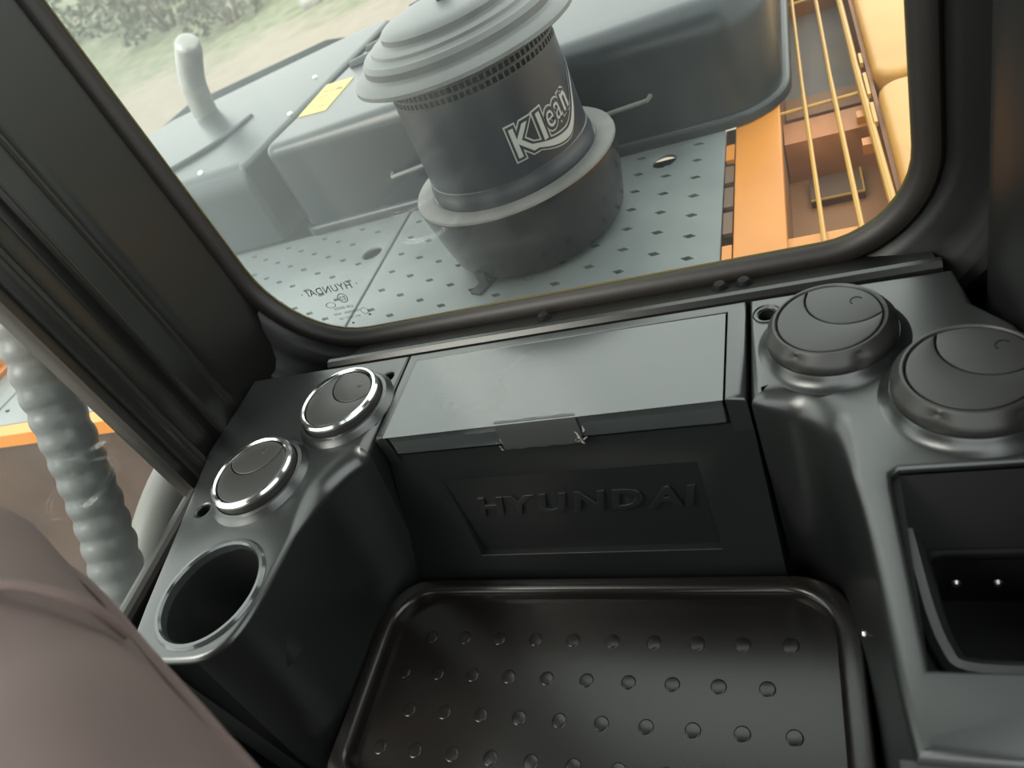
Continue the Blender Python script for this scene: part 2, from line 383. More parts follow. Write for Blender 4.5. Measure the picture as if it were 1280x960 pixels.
struct('wall_right', MB().slab([(rrect(-1.0, .55, 1.3, 3.32, .001, 1), 0), (rev([(-.85, 2.05), (.25, 2.05), (.42, 2.35), (.42, 3.2), (-.85, 3.2)]), 0)], .50, .472, xf=YZ), 'pillar', label='right cab wall with the door opening')  # unseen door opening kept high to cut light on the inner walls
rp_ = MB(); pr_ = [(.46, .50), (.448, .53), (.438, .565), (.432, .60), (.436, .64), (.447, .68), (.455, .738), (.52, .738), (.52, .50)]
rp_.add([(x, y, z) for z in (1.5, 2.4, 3.32) for (x, y) in pr_], [(q*9+i, q*9+(i+1) % 9, (q+1)*9+(i+1) % 9, (q+1)*9+i) for q in range(2) for i in range(9)])
struct('trim_4', rp_, 'trim', label='smooth black rear right pillar of the cab', sharp=60)
struct('wall_front', MB().slab([(rrect(-.52, .52, 1.3, 3.32, .001, 1), 0), (rev(rrect(-.46, .46, 2.15, 3.2, .06)), 0)], 1.0, .97, xf=XZ), 'pillar', label='front cab wall around the windscreen opening')  # lower edge of the unseen windscreen opening raised to dim the interior

# ================================================================== CONSOLES
def left_shear(p):
    if p.z < 1.985 and p.x > -.34: p.x -= .2*(1.985-p.z)*min(1, (p.x+.34)/.05)
    return p
ct = thing('side_console', 'black console on the left with cup holder and two chrome-ringed vents', 'console', (-.33, .4, 1.5))
alc = smooth([(-.350, .2225), (-.315, .2235), (-.285, .2275), (-.264, .2395), (-.2515, .262), (-.2455, .300), (-.244, .350), (-.243, .396), (-.236, .430), (-.219, .460), (-.198, .480)], 5)
Lp = [(-.198, .637), (-.459, .637), (-.459, .50), (-.444, .45), (-.401, .28), (-.385, .2222)] + alc
rads = [.003, .003, .004, .004, .004, .006] + [.007 + .019*min(1, max(0, p[1]-.37)/.06) for p in alc]
rads[-1] = .012; rads[-2] = .018
cup = (-.317, .299)
mb = MB().slab([(Lp, rads), (rev(circ(*cup, .061, 40)), .003), (rev(circ(-.2165, .601, .0085, 16)), .002), (rev(circ(-.403, .408, .0095, 16)), .003)], 2.0, 1.45, seg=6, bottom=False).deform(left_shear)
obj('console_shell', mb, 'plastic', ct)
mb = MB().lathe([(.0575, 1.99), (.0575, 2.001), (.0595, 2.0035), (.063, 2.0035), (.0655, 2.0005), (.0655, 1.9985)], 56, xf=T((*cup, 0)), close=False)
cr = obj('cup_holder', mb, 'lid', ct)
obj('cup_well', MB().lathe([(.0, 1.905), (.050, 1.905), (.054, 1.91), (.0575, 1.992), (.060, 1.992), (.058, 1.90), (0, 1.90)], 48, xf=T((*cup, 0))), 'plastic', cr)
for (x, y) in ((-.2165, .601), (-.403, .408)):
    obj('fixing_hole', MB().lathe([(0, 1.975), (.0078, 1.975), (.0082, 1.998), (.010, 1.998), (.010, 1.97), (0, 1.97)], 18, xf=T((x, y, 0))), 'dark', ct)
# raised collars the left vents sit in
VL = [(-.2585, .552, .0), (-.335, .4455, .0)]
for (x, y, _) in VL:
    obj('vent_collar', MB().lathe([(.0655, 1.999), (.0640, 2.001), (.061, 2.004), (.059, 2.007), (.055, 2.008), (.054, 1.999)], 48, xf=T((x, y, 0)), close=False), 'plastic', ct)

# middle console: lid, wall with the recessed emblem
cc = thing('storage_console', 'black middle console under the rear window with lid and embossed emblem wall', 'console', (0, .55, 1.75))
Lid = (-.1775, .1975, .4975, .6205)
xl, xr = -.1955, .2195
U = [(xr, .637), (xl, .637), (xl, .497), (Lid[0]-.0034, .497), (Lid[0]-.0034, Lid[3]+.0034), (Lid[1]+.0034, Lid[3]+.0034), (Lid[1]+.0034, .497), (xr, .497)]
obj('console_frame', MB().slab([(U, [.002, .002, .008, .001, .001, .001, .001, .008])], 2.0, 1.955, seg=4), 'plastic', cc)
pl = [(Lid[0], .640-.0195), (Lid[0], .4975), (Lid[1], .4975), (Lid[1], .6205)]
lid = obj('lid', MB().slab([(rev(pl), [.0015, .0015, .0035, .0035])], 2.0, 1.985, seg=4), 'lid', cc)
sl = .15; cs = cos(math.atan(sl)); sn = sin(math.atan(sl))
WALL = Matrix(((1, 0, 0, 0), (0, sn, -cs, .500), (0, cs, sn, 1.965), (0, 0, 0, 1)))        # local: u along x, v up the wall, w towards the seat
lipm = MB().slab([(rrect(Lid[0], Lid[1], .004, .030, .002, 2), .002)], .006, -.02, xf=WALL)
obj('lid_lip', lipm, 'lid', lid)
wall = MB()
rx0, rx1, ry0, ry1, rd = -.141, .158, -.176, -.046, -.010
wall.slab([([(xl-.062, -.235), (xr, -.235), (xr, -.0015), (xl, -.0015)], 0), ([(rx0, ry0), (rx0, ry1), (rx1, ry1), (rx1, ry0)], [.002, 0, 0, .002])], .0, -.02, seg=3, xf=WALL)
wall.slab([([(xl, -.0015), (Lid[0]-.0034, -.0015), (Lid[0]-.0034, .0245), (xl, .0245)], 0)], .0, -.01, xf=WALL)
wall.slab([([(Lid[1]+.0034, -.0015), (xr, -.0015), (xr, .0245), (Lid[1]+.0034, .0245)], 0)], .0, -.01, xf=WALL)
obj('emblem_wall', wall, 'plastic_side', cc)
rp2 = MB(); rp2.add([(rx0-.002, ry0-.002, rd), (rx1+.002, ry0-.002, rd), (rx1+.002, ry1, 0), (rx0-.002, ry1, 0), (rx0-.002, ry0-.002, -.02), (rx1+.002, ry0-.002, -.02), (rx1+.002, ry1, -.02), (rx0-.002, ry1, -.02)],
        [(0, 1, 2, 3), (4, 7, 6, 5), (0, 4, 5, 1), (1, 5, 6, 2), (2, 6, 7, 3), (3, 7, 4, 0)], WALL)
emb = obj('recessed_panel', rp2, 'plastic_side', cc)
x = -.117
for ch in 'HYUNDAI':
    t = text_mb(ch, .050, offset=.0012, shear=.22, extrude=.0035, bevel=.0008)
    w = max(v[0] for v in t.v) - min(v[0] for v in t.v); m0 = min(v[0] for v in t.v)
    k = 1.0
    lm = MB(); lm.add([(x+(v[0]-m0)*k, -.107+v[1]*.80, -.0045+v[2]) for v in t.v], t.f, WALL)
    obj('letter', lm, 'plastic_side', emb, sharp=30)
    x += w*k*.86 + .0068
# strip of tape over the lid lip with a torn bright end
tp = MB(); n = 10
rng = [(-.040+.092*i/n) for i in range(n+1)]
tp.add([(x, y, z) for i, x in enumerate(rng) for (y, z) in ((.5005+.0008*sin(i*1.7), 2.0007), (.4975, 2.0005), (.4960, 1.997), (.4950, 1.988), (.4930, 1.970), (.4937, 1.9625+.001*sin(i*2.3)))],
       [(i*6+q, (i+1)*6+q, (i+1)*6+q+1, i*6+q+1) for i in range(n) for q in range(5)])
tag(obj('tape_strip', tp, 'tape', cc), 'grey tape stuck over the front edge of the lid')
sc = MB(); sc2 = MB()
for k in range(9):
    a = Vector((.052+random.uniform(-.005, .006), .4915, 1.978+random.uniform(-.008, .010)))
    d = [Vector((random.uniform(-.006, .006), random.uniform(-.004, 0), random.uniform(-.006, .006))) for _ in range(3)]
    sc.add([a+d[0], a+d[1], a+d[2]], [(0, 1, 2)])
for k in range(5):
    a = Vector((-.040+random.uniform(-.003, .003), .4925, 1.978+random.uniform(-.010, .012)))
    d = [Vector((random.uniform(-.003, .003), random.uniform(-.002, 0), random.uniform(-.006, .006))) for _ in range(3)]
    sc2.add([a+d[0], a+d[1], a+d[2]], [(0, 1, 2)])
for nm, m_ in (('torn_film', sc), ('torn_film', sc2)):
    o = obj(nm, m_, 'scrap', cc); o['label'] = 'bright torn bit of clear film'; o['kind'] = 'stuff'

# right console with the storage bin
cr_ = thing('side_console', 'black console on the right with open storage bin and two knobbly vents', 'console', (.36, .4, 1.5))
alcR = smooth([(.316, .188), (.312, .230), (.310, .270), (.307, .325), (.302, .378), (.293, .428), (.280, .462), (.258, .484), (.2235, .494)], 5)
Rp = alcR + [(.2235, .637), (.407, .637), (.414, .585), (.438, .55), (.452, .50), (.456, .188)]
Rp = rev(Rp)
radR = [.006, .004, .004, .006, .006, .003] + [.010+.022*min(1, i/5)*min(1, max(0, 18-i)/7) for i in range(len(alcR))]
binl = [(.331, .243), (.438, .243), (.438, .402), (.334, .402), (.328, .397), (.3275, .385)]
obj('console_shell', MB().slab([(Rp, radR), (rev(binl), [.004]*6), (rev(circ(.240, .611, .0095, 16)), .0015)], 2.0, 1.45, seg=6, bottom=False).deform(lambda p: Vector((p.x - (.06*(1.985-p.z)*min(1, (p.x-.2235)/.07) if p.z < 1.985 and p.x < .323 else 0), p.y, p.z))), 'plastic', cr_)
obj('fixing_hole', MB().lathe([(0, 1.975), (.0085, 1.975), (.009, 1.998), (.0115, 1.9985), (.0135, 2.0015), (.0145, 1.9985), (.011, 1.97), (0, 1.97)], 20, xf=T((.240, .611, 0))), 'plastic', cr_)
bn = MB()
bn.slab([(rrect(.3265, .452, .239, .405, .004, 2), 0), (rev(rrect(.347, .436, .279, .362, .010, 4)), .006)], 1.944, 1.935, seg=4)
bn.slab([(rrect(.3265, .452, .239, .405, .004, 2), 0), (rev([(.331, .243), (.438, .243), (.438, .402), (.334, .402)]), 0)], 1.994, 1.944)
bt = obj('storage_bin', bn, 'bin', cr_)
sp_ = MB(); sp_.add([(.329, .4015, 1.992), (.437, .4015, 1.992), (.437, .366, 1.9445), (.329, .366, 1.9445), (.329, .4015, 1.94), (.437, .4015, 1.94), (.437, .366, 1.94), (.329, .366, 1.94)],
        [(0, 3, 2, 1), (4, 5, 6, 7), (0, 1, 5, 4), (1, 2, 6, 5), (2, 3, 7, 6), (3, 0, 4, 7)])
obj('sloping_back', sp_, 'bin', bt)
# sloping shoulder of the pocket (left and front)
sh = MB()
sh.tube(smooth([(.334, .388, 1.950), (.336, .36, 1.948), (.340, .31, 1.946), (.346, .280, 1.945), (.356, .268, 1.945), (.40, .266, 1.945), (.437, .266, 1.945)], 4), .010, 10)
obj('pocket_rim', sh, 'plastic', bt)
pk = MB().slab([(rrect(.338, .452, .270, .370, .004, 2), 0), (rev(rrect(.347, .436, .279, .362, .010, 4)), 0)], 1.936, 1.875)
pk.slab([(rrect(.34, .452, .272, .368, .004, 2), 0)], 1.876, 1.87)
obj('bin_pocket', pk, 'dark', bt)
for x in (.364, .392): obj('screw', MB().lathe([(0, .003), (.0025, .0025), (.004, 0)], 12, xf=T((x, .3605, 1.905)) @ Matrix.Rotation(radians(90), 4, 'X')), 'steel', bt)
for x in (.368, .396): obj('floor_boss', MB().lathe([(.008, 0), (.010, .002), (.011, 0)], 20, xf=T((x, .302, 1.8765)), close=False), 'plastic_side', bt)
obj('front_ledge', MB().slab([(rev([(.314, .184), (.456, .184), (.456, -.02), (.322, -.02)][::-1]), .006)], 1.992, 1.6), 'plastic', cr_)
obj('console_front', MB().box(.318, .455, .18, .19, 1.6, 1.985), 'dark', cr_)
obj('hex_bolt', MB().lathe([(.0, .007), (.0035, .007), (.004, .006), (.004, 0)], 6, xf=T((.2965, .372, 1.80)) @ Matrix.Rotation(radians(-90), 4, 'Y')), 'steel', cr_)

# ================================================================== VENTS
def disc_part(R, arc_c, arc_r, outer_side, gap=.0007, n=40):
    """the two flaps of a round vent, cut along an arc"""
    d = arc_c; out = []
    # intersection of the circles |p|=R and |p-(0,d)|=arc_r
    yv = (R*R - arc_r*arc_r + d*d)/(2*d); xv = math.sqrt(max(0, R*R-yv*yv))
    aR = math.atan2(yv, xv); aa = math.atan2(yv-d, xv)
    if outer_side:      # the big flap, inside the arc circle
        rr = arc_r-gap
        pts = [(R*cos(aR+(pi-2*aR)*i/n), R*sin(aR+(pi-2*aR)*i/n)) for i in range(n+1)]
        a0 = math.atan2(yv-d, -xv); a1 = math.atan2(yv-d, xv)
        if a0 > 0: a0 -= 2*pi
        pts += [(rr*cos(a0+(a1-a0)*i/n), d+rr*sin(a0+(a1-a0)*i/n)) for i in range(1, n)]
    else:
        rr = arc_r+gap
        a0 = pi-aR; a1 = 2*pi+aR
        pts = [(R*cos(a0+(a1-a0)*i/n), R*sin(a0+(a1-a0)*i/n)) for i in range(n+1)]
        b0 = math.atan2(yv-d, xv); b1 = math.atan2(yv-d, -xv)
        if b1 > b0: b1 -= 2*pi
        pts += [(rr*cos(b0+(b1-b0)*i/n), d+rr*sin(b0+(b1-b0)*i/n)) for i in range(1, n)]
    return pts
def chrome_vent(x, y, rot, R, label):
    t = thing('air_vent', label, 'vent', (x, y, 2.0))
    X = T((x, y, 2.0))
    obj('vent_housing', MB().lathe([(.0535, .001), (.0535, .016), (.052, .018), (.0460, .018), (.0460, .008), (.0, .008)], 56, xf=X, close=False), 'vent', t)
    obj('chrome_ring', MB().lathe([(.0458, .0175), (.0465, .0205), (.0485, .0222), (.0515, .0216), (.0535, .0188), (.0530, .0162)], 64, xf=X, close=False), 'chrome', t)
    Y = X @ Matrix.Rotation(radians(rot), 4, 'Z')
    for big in (True, False):
        obj('flap', MB().slab([(disc_part(.0448, .034, .037, big), .0012)], .0195, .012, seg=3, xf=Y), 'vent_face', t)
    obj('thumb_notch', MB().lathe([(.0, .0201), (.0028, .0201), (.0038, .0195)], 16, xf=Y @ T((.010, .029, 0)), close=False), 'vent', t)
    return t
chrome_vent(VL[0][0], VL[0][1], -35, .05, 'round black air vent with chrome ring, the nearer one to the rear window')
chrome_vent(VL[1][0], VL[1][1], 14, .05, 'round black air vent with chrome ring between cup holder and the other chrome vent')
def knob_vent(x, y, rot, label, s=1.0):
    t = thing('air_vent', label, 'vent', (x, y, 2.0)); X = T((x, y, 2.0)) @ Matrix.Rotation(radians(rot), 4, 'Z') @ Matrix.Scale(s, 4)
    obj('vent_base', MB().lathe([(.073, -.001), (.069, .0005), (.065, .003), (.0625, .008), (.0605, .011), (.054, .011)], 64, xf=X, close=False), 'plastic', t)
    def rf(a, r, z):
        d = ((a*6/(2*pi)) % 1) - .5
        return 1 - (.045*math.exp(-(d/.13)**2) if .012 < z < .0275 and r > .05 else 0)
    obj('bezel', MB().lathe([(.0585, .009), (.0600, .012), (.0608, .016), (.0600, .0195), (.0582, .0225), (.0560, .0250), (.0535, .0290), (.0515, .0312), (.0495, .0315), (.0482, .0300), (.0480, .022), (0, .022)], 96, xf=X, rf=rf, close=False), 'vent', t)
    for big in (True, False):
        obj('flap', MB().slab([(disc_part(.0470, .034, .040, big), .0012)], .0310, .024, seg=3, xf=X), 'vent_face', t)
    a = [(.0055*cos(radians(k)), .0055*sin(radians(k)), 0) for k in range(60, 261, 20)]
    obj('thumb_notch', MB().tube([(p[0]+.010, p[1]+.031, .0310) for p in a], .0006, 6, xf=X), 'dark', t)
knob_vent(.297, .557, -36, 'round black vent with scalloped bezel, right of the small hole and nearest the window', .94)
knob_vent(.394, .474, -34, 'round black vent with scalloped bezel, above the storage bin at the right edge', .96)

# ================================================================== FLOOR TRAY
tr_ = thing('floor_tray', 'dark moulded tray with raised rim and rows of round studs between the consoles', 'tray', (0, .34, 1.72))
def trl(x0, x1, y0, y1, r): return rrect(x0, x1, y0, y1, [.02, r, r, .02], 8)
tray_o = trl(-.291, .289, .205, .463, .062); tray_i = trl(-.268, .264, .222, .443, .050)
obj('tray_rim', MB().slab([(tray_o, .004), (rev(tray_i), .010)], 1.756, 1.70, seg=4), 'tray', tr_)
obj('tray_floor', MB().slab([(trl(-.272, .268, .218, .447, .05), 0)], 1.738, 1.70), 'tray', tr_)
stud0 = None
for (y, off) in ((.252, .024), (.297, 0), (.343, .024), (.390, 0)):
    for i in range(10):
        x = .2195 - off - .0482*i
        if x < -.245: continue
        if stud0 is None:
            stud0 = obj('stud', MB().lathe([(0, .0007), (.0068, .0007), (.0079, .0005), (.0084, 0)], 18, xf=T((x, y, 1.738)), close=False), 'tray', tr_, loc=(x, y, 1.738))
        else:
            c = stud0.copy(); C.objects.link(c); c.parent = tr_; c.location = Vector((x, y, 1.738)) - tr_.location
obj('tray_base', MB().box(-.288, .286, .21, .455, 1.30, 1.70), 'dark', tr_)

# ================================================================== SEAT (blurred, close to the camera)
st = thing('operator_seat', 'out of focus brown-grey fabric seat back in the lower left corner', 'seat', (-.16, .04, 1.3))
def cushion(hx, hy, hz, r, xf, n=14, amp=.006, seed=0):
    bm = bmesh.new(); bmesh.ops.create_cube(bm, size=2); bmesh.ops.subdivide_edges(bm, edges=bm.edges, cuts=n, use_grid_fill=True)
    mb = MB(); 
    for v in bm.verts:
        p = Vector((v.co.x*hx, v.co.y*hy, v.co.z*hz))
        q = Vector((max(-hx+r, min(hx-r, p.x)), max(-hy+r, min(hy-r, p.y)), max(-hz+r, min(hz-r, p.z))))
        d = p-q
        if d.length > 1e-6: p = q + d.normalized()*r
        p += p.normalized()*amp*noise.noise(p*14+Vector((seed, 0, 0)))
        mb.v.append(tuple(xf @ p))
    mb.f = [tuple(v.index for v in f.verts) for f in bm.faces]; bm.free(); return mb
SX = T((-.115, .062, 2.145)) @ Matrix.Rotation(radians(-26), 4, 'Z') @ Matrix.Rotation(radians(-8), 4, 'X')
obj('backrest', cushion(.235, .07, .15, .055, SX, 18, .010), 'seat', st)
obj('seam_piping', MB().tube(smooth([SX @ Vector(p) for p in ((-.20, .060, .07), (-.10, .071, .075), (0, .071, .07), (.12, .07, .06), (.20, .058, .03))], 4), .004, 8), 'seat', st)
for (pts, r) in ((((-.11, -.02, .148), (-.075, .012, .150), (-.034, .042, .148), (-.014, .056, .141), (.004, .067, .126), (.012, .071, .10)), .0032),):
    obj('fabric_fold', MB().tube(smooth([SX @ Vector(p) for p in pts], 5), r, 10), 'seat', st)
obj('seat_post', MB().box(-.26, -.02, -.08, .02, 1.30, 2.03), 'seat', st)

# ================================================================== MACHINE DECK
def staggered(x0, x1, y0, y1, avoid):
    out = []
    for i in range(-40, 12):
        x = .0705 + .0502*i
        if not (x0+.03 < x < x1-.02): continue
        for j in range(-6, 14):
            y = 1.131 - .0555*j - (.0275 if i % 2 else 0)
            if y0+.03 < y < y1-.03 and all((x-a)**2+(y-b)**2 > .033**2 for a, b in avoid): out.append((x, y))
    return out
def deck_plate(x0, x1, y0, y1, label, big):
    t = thing('deck_plate', label, 'deck plate', ((x0+x1)/2, (y0+y1)/2, 1.88))
    loops = [(rrect(x0, x1, y0, y1, .006, 2), .002)]
    for (x, y) in staggered(x0, x1, y0, y1, big): loops.append((rev([(x+.0105, y-.0035), (x+.002, y+.0052), (x-.0105, y+.0035), (x-.002, y-.0052)]), 0))
    for (x, y) in big: loops.append((rev(circ(x, y, .021, 20)), .003))
    obj('plate', MB().slab(loops, 1.9, 1.894, seg=2, bottom=False), 'deck', t)
    obj('underside', MB().box(x0+.004, x1-.004, y0+.004, y1-.004, 1.868, 1.872), 'dark', t)
    for (x, y) in big: obj('plate_bolt', MB().lathe([(0, .016), (.007, .016), (.0075, .009), (.014, .009), (.0145, 0)], 12, xf=T((x+.003, y-.003, 1.872))), 'steel', t)
deck_plate(-.468, .166, .80, 1.245, 'grey perforated deck plate under the black pre-cleaner', [(.063, 1.186)])
deck_plate(-1.370, -.474, .752, 1.245, 'grey perforated deck plate left of the seam, running behind the left pillar', [(-.513, 1.107), (-1.325, .885)])
deck_plate(-1.500, -1.376, .752, 1.245, 'narrow grey deck strip at the far left beside the yellow box', [])

sf = thing('lower_platform', 'orange edge bar and brown skirt below the left deck plate', 'platform', (-.9, .74, 1.2))
obj('edge_bar', MB().box(-2.6, -.30, .718, .750, 1.868, 1.899), 'orange', sf)
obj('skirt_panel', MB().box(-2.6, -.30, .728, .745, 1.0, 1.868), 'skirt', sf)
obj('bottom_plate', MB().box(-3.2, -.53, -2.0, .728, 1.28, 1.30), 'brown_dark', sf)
pass
yb = thing('tank_box', 'yellow-orange machine box beyond the narrow deck strip at the far left', 'machine box', (-1.7, 1.0, 1.85))
obj('box_body', MB().slab([(rrect(-2.2, -1.535, .76, 1.24, .03), .02)], 1.96, 1.87), 'orange', yb)
obj('box_foot_rail', MB().box(-1.530, -1.505, .752, 1.24, 1.87, 1.908), 'orange_dirty', yb)
pp = tag(obj('glare_tube', MB().tube(smooth([(-.72, .36, 1.76), (-.70, .46, 1.83), (-.685, .56, 1.875), (-.675, .68, 1.89)], 5), .036, 18), 'pipe'), 'pale thick tube standing in for a glare patch low in the left window beside the console', 'pipe')  # tube added in place of a glare patch in the side glass

hs_pts = smooth([(-.60, .64, 2.52), (-.60, .60, 2.40), (-.602, .553, 2.262), (-.602, .500, 2.160), (-.60, .455, 2.068), (-.60, .412, 1.985), (-.602, .36, 1.900), (-.605, .30, 1.80), (-.61, .26, 1.70)], 16)
hr = []; tot = 0
for i, p in enumerate(hs_pts):
    if i: tot += (Vector(p)-Vector(hs_pts[i-1])).length
    ph = (tot/.030) % 1
    hr.append(.0295 + .0045*(abs(sin(pi*ph))**.7))
tag(obj('corrugated_hose', MB().tube(hs_pts, hr, 20), 'hose', sharp=50), 'grey corrugated hose hanging in front of the left side window', 'hose')

# ================================================================== ENGINE HOOD
hd = thing('engine_hood', 'dark grey engine hood with rounded corner behind the pre-cleaner', 'engine hood', (-.25, 1.8, 1.9))
bon = []
for (cx, cy, r, a0) in ((.265-.10, 1.25+.10, .10, -90), (.285-.08, 2.65-.08, .08, 0), (-.615+.05, 2.65-.05, .05, 90), (-.737+.035, 1.25+.035, .035, 180)):
    for k in range(9): a = radians(a0+90*k/8); bon.append((cx+r*cos(a), cy+r*sin(a)))
rb = [.052 if x > -.66 else .022 for (x, y) in bon]
obj('bonnet', MB().slab([(bon, rb)], 2.105, 1.905, seg=7), 'hood', hd)
fl = []
for (cx, cy, r, a0) in ((.277-.112, 1.238+.112, .112, -90), (.297-.09, 2.66-.09, .09, 0), (-.60, 2.60, .05, 90), (-.745+.04, 1.238+.04, .04, 180)):
    for k in range(9): a = radians(a0+90*k/8); fl.append((cx+r*cos(a), cy+r*sin(a)))
obj('hood_flange', MB().slab([(fl, .008)], 1.921, 1.9005, seg=3), 'hood', hd)
for k in range(6):
    y = 1.63+.085*k; x0 = -.672+.010*k
    obj('louver', MB().tube([(x0-.002, y, 2.104), (x0+.006, y, 2.107), (x0+.05, y+.002, 2.109), (x0+.098, y+.004, 2.107), (x0+.106, y+.004, 2.104)], [.003, .011, .013, .011, .003], 10), 'hood', hd)
stk = MB(); q = [(-.704, 1.388), (-.621, 1.372), (-.622, 1.538), (-.706, 1.553)]
stk.slab([(q, 0)], 2.1062, 2.1045)
sk = tag(obj('warning_sticker', stk, 'yellow', hd), 'yellow sticker with small dark print')
pm = MB()
for (x, y, w, h) in ((-.690, 1.50, .012, .006), (-.672, 1.495, .016, .004), (-.650, 1.488, .010, .012), (-.636, 1.482, .006, .010), (-.690, 1.47, .03, .003), (-.665, 1.44, .006, .005), (-.69, 1.43, .010, .003), (-.66, 1.41, .02, .003)):
    pm.box(x, x+w, y, y+h, 2.1062, 2.1066)
tag(obj('print', pm, 'ink', sk), kind='stuff')
sh_p = [(-1.52, 1.30), (-1.48, 1.262), (-1.40, 1.25), (-.815, 1.25), (-.803, 1.262), (-.745, 2.06), (-.775, 2.10), (-1.46, 1.86), (-1.52, 1.80)]
obj('shoulder_cover', MB().slab([(sh_p, [.05, .05, .05, .05, .012, .012, .02, .02, .04])], 2.085, 1.905, seg=7), 'hood', hd)
obj('shoulder_ridge', MB().tube(smooth([(-1.34, 1.30, 2.078), (-1.18, 1.33, 2.088), (-1.02, 1.45, 2.090), (-.98, 1.60, 2.086)], 6), .006, 8), 'hood', hd)
for (x, y) in ((-.845, 1.735), (-.95, 1.30), (-.80, 1.50)): obj('bolt_head', MB().lathe([(0, .007), (.005, .0065), (.007, .003), (.007, 0)], 8, xf=T((x, y, 2.084))), 'steel', hd)
for (a, b) in (((-.470, 1.985), (-.33, 1.995)), ((-.075, 1.985), (.058, 1.992))):
    obj('grab_rod', MB().tube([(a[0], 1.247, a[1]), (a[0]+.004, 1.230, a[1]), (b[0]-.004, 1.230, b[1]), (b[0], 1.247, b[1])], .0042, 8), 'dusty_rim', hd)
for (y, z) in ((1.60, 2.03), (1.95, 2.06)):
    lt = obj('latch', MB().box(.268, .288, y-.03, y+.035, z-.012, z+.016), 'steel', hd)
    obj('latch_arm', MB().tube([(.288, y-.034, z+.014), (.296, y-.01, z+.010), (.292, y+.05, z)], .006, 8), 'steel', lt)
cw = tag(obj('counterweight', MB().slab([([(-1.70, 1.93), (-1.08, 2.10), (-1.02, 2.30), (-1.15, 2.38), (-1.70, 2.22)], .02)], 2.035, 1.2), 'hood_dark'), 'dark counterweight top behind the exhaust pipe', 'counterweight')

ex = thing('exhaust_pipe', 'pale bent exhaust stack rising from the hood at the upper left', 'exhaust pipe', (-1.2, 1.78, 2.08))
ep = smooth([(-1.262, 1.78, 2.0865), (-1.257, 1.78, 2.107), (-1.238, 1.78, 2.172), (-1.208, 1.78, 2.220), (-1.180, 1.775, 2.252), (-1.165, 1.765, 2.275)], 7)
obj('stack', MB().tube(ep, [.035]*(len(ep)-7)+[.0345, .034, .033, .031, .028, .022, .012], 24), 'exhaust', ex)

# ================================================================== PRE-CLEANER
AX = (-.138, 1.050); PX = T((*AX, 0))
pc = thing('pre_cleaner', 'black round air pre-cleaner with domed cover and white lettering on its side', 'air cleaner', (*AX, 1.9))
obj('base', MB().lathe([(0, 1.9025), (.11, 1.9025), (.134, 1.905), (.146, 1.911), (.151, 1.920), (.160, 1.965), (.168, 2.018), (.1695, 2.026), (.168, 2.030), (.150, 2.0305), (.132, 2.030)], 72, xf=PX, close=False), 'cleaner_base', pc)
obj('base_rim', MB().lathe([(.1690, 2.0275), (.1680, 2.0310), (.160, 2.0325), (.142, 2.0325), (.138, 2.031)], 72, xf=PX, close=False), 'dusty_rim', pc)
body_r = lambda z: .1325 - (z-2.03)*.030
obj('body', MB().lathe([(.1362, 2.028), (.1362, 2.0440), (.1350, 2.0465), (body_r(2.058)+.0014, 2.0575), (body_r(2.06), 2.0585), (body_r(2.19), 2.19)], 72, xf=PX, close=False), 'cleaner', pc)
# perforated screen band
sc_ = MB(); n = 84; rows = 4; z0, z1 = 2.19, 2.236; r0 = body_r(2.20)
for j in range(rows+1):
    z = z0+(z1-z0)*j/rows
    sc_.lathe([(r0-.0006, z-.0018), (r0+.0006, z-.0018), (r0+.0006, z+.0018), (r0-.0006, z+.0018), (r0-.0006, z-.0018)], n, xf=PX, close=False)
    if j < rows:
        for i in range(n):
            a = 2*pi*(i+.5*(j % 2))/n; b = .012
            sc_.add([(AX[0]+r0*cos(a-b), AX[1]+r0*sin(a-b), z), (AX[0]+r0*cos(a+b), AX[1]+r0*sin(a+b), z), (AX[0]+r0*cos(a+b), AX[1]+r0*sin(a+b), z+(z1-z0)/rows), (AX[0]+r0*cos(a-b), AX[1]+r0*sin(a-b), z+(z1-z0)/rows)], [(0, 1, 2, 3)])
so = obj('screen', sc_, 'screen', pc); so['kind'] = 'stuff'
obj('cover', MB().lathe([(.122, 2.236), (.155, 2.226), (.164, 2.224), (.1695, 2.227), (.1685, 2.232), (.158, 2.239), (.150, 2.2405), (.1465, 2.243), (.146, 2.252), (.140, 2.258), (.132, 2.259), (.127, 2.2615), (.1250, 2.2655), (.118, 2.268), (.108, 2.269), (.105, 2.271), (.104, 2.278), (.098, 2.2825), (.08, 2.2855), (.05, 2.2875), (0, 2.289)], 80, xf=PX, close=False), 'cleaner_top', pc)
nt_ = obj('cover_nut', MB().lathe([(0, 2.287), (.012, 2.287), (.012, 2.291), (.008, 2.292), (.008, 2.300), (.004, 2.301), (.004, 2.310), (0, 2.310)], 6, xf=PX), 'cleaner', pc)
obj('wing', MB().box(AX[0]-.013, AX[0]+.013, AX[1]-.003, AX[1]+.003, 2.298, 2.306), 'cleaner', nt_)
for a in (-117, 75, 170):
    R = Matrix.Rotation(radians(a), 4, 'Z')
    obj('foot', MB().box(.10, .178, -.011, .011, 1.9005, 1.905, xf=PX @ R).box(.150, .155, -.011, .011, 1.905, 1.925, xf=PX @ R), 'cleaner', pc)
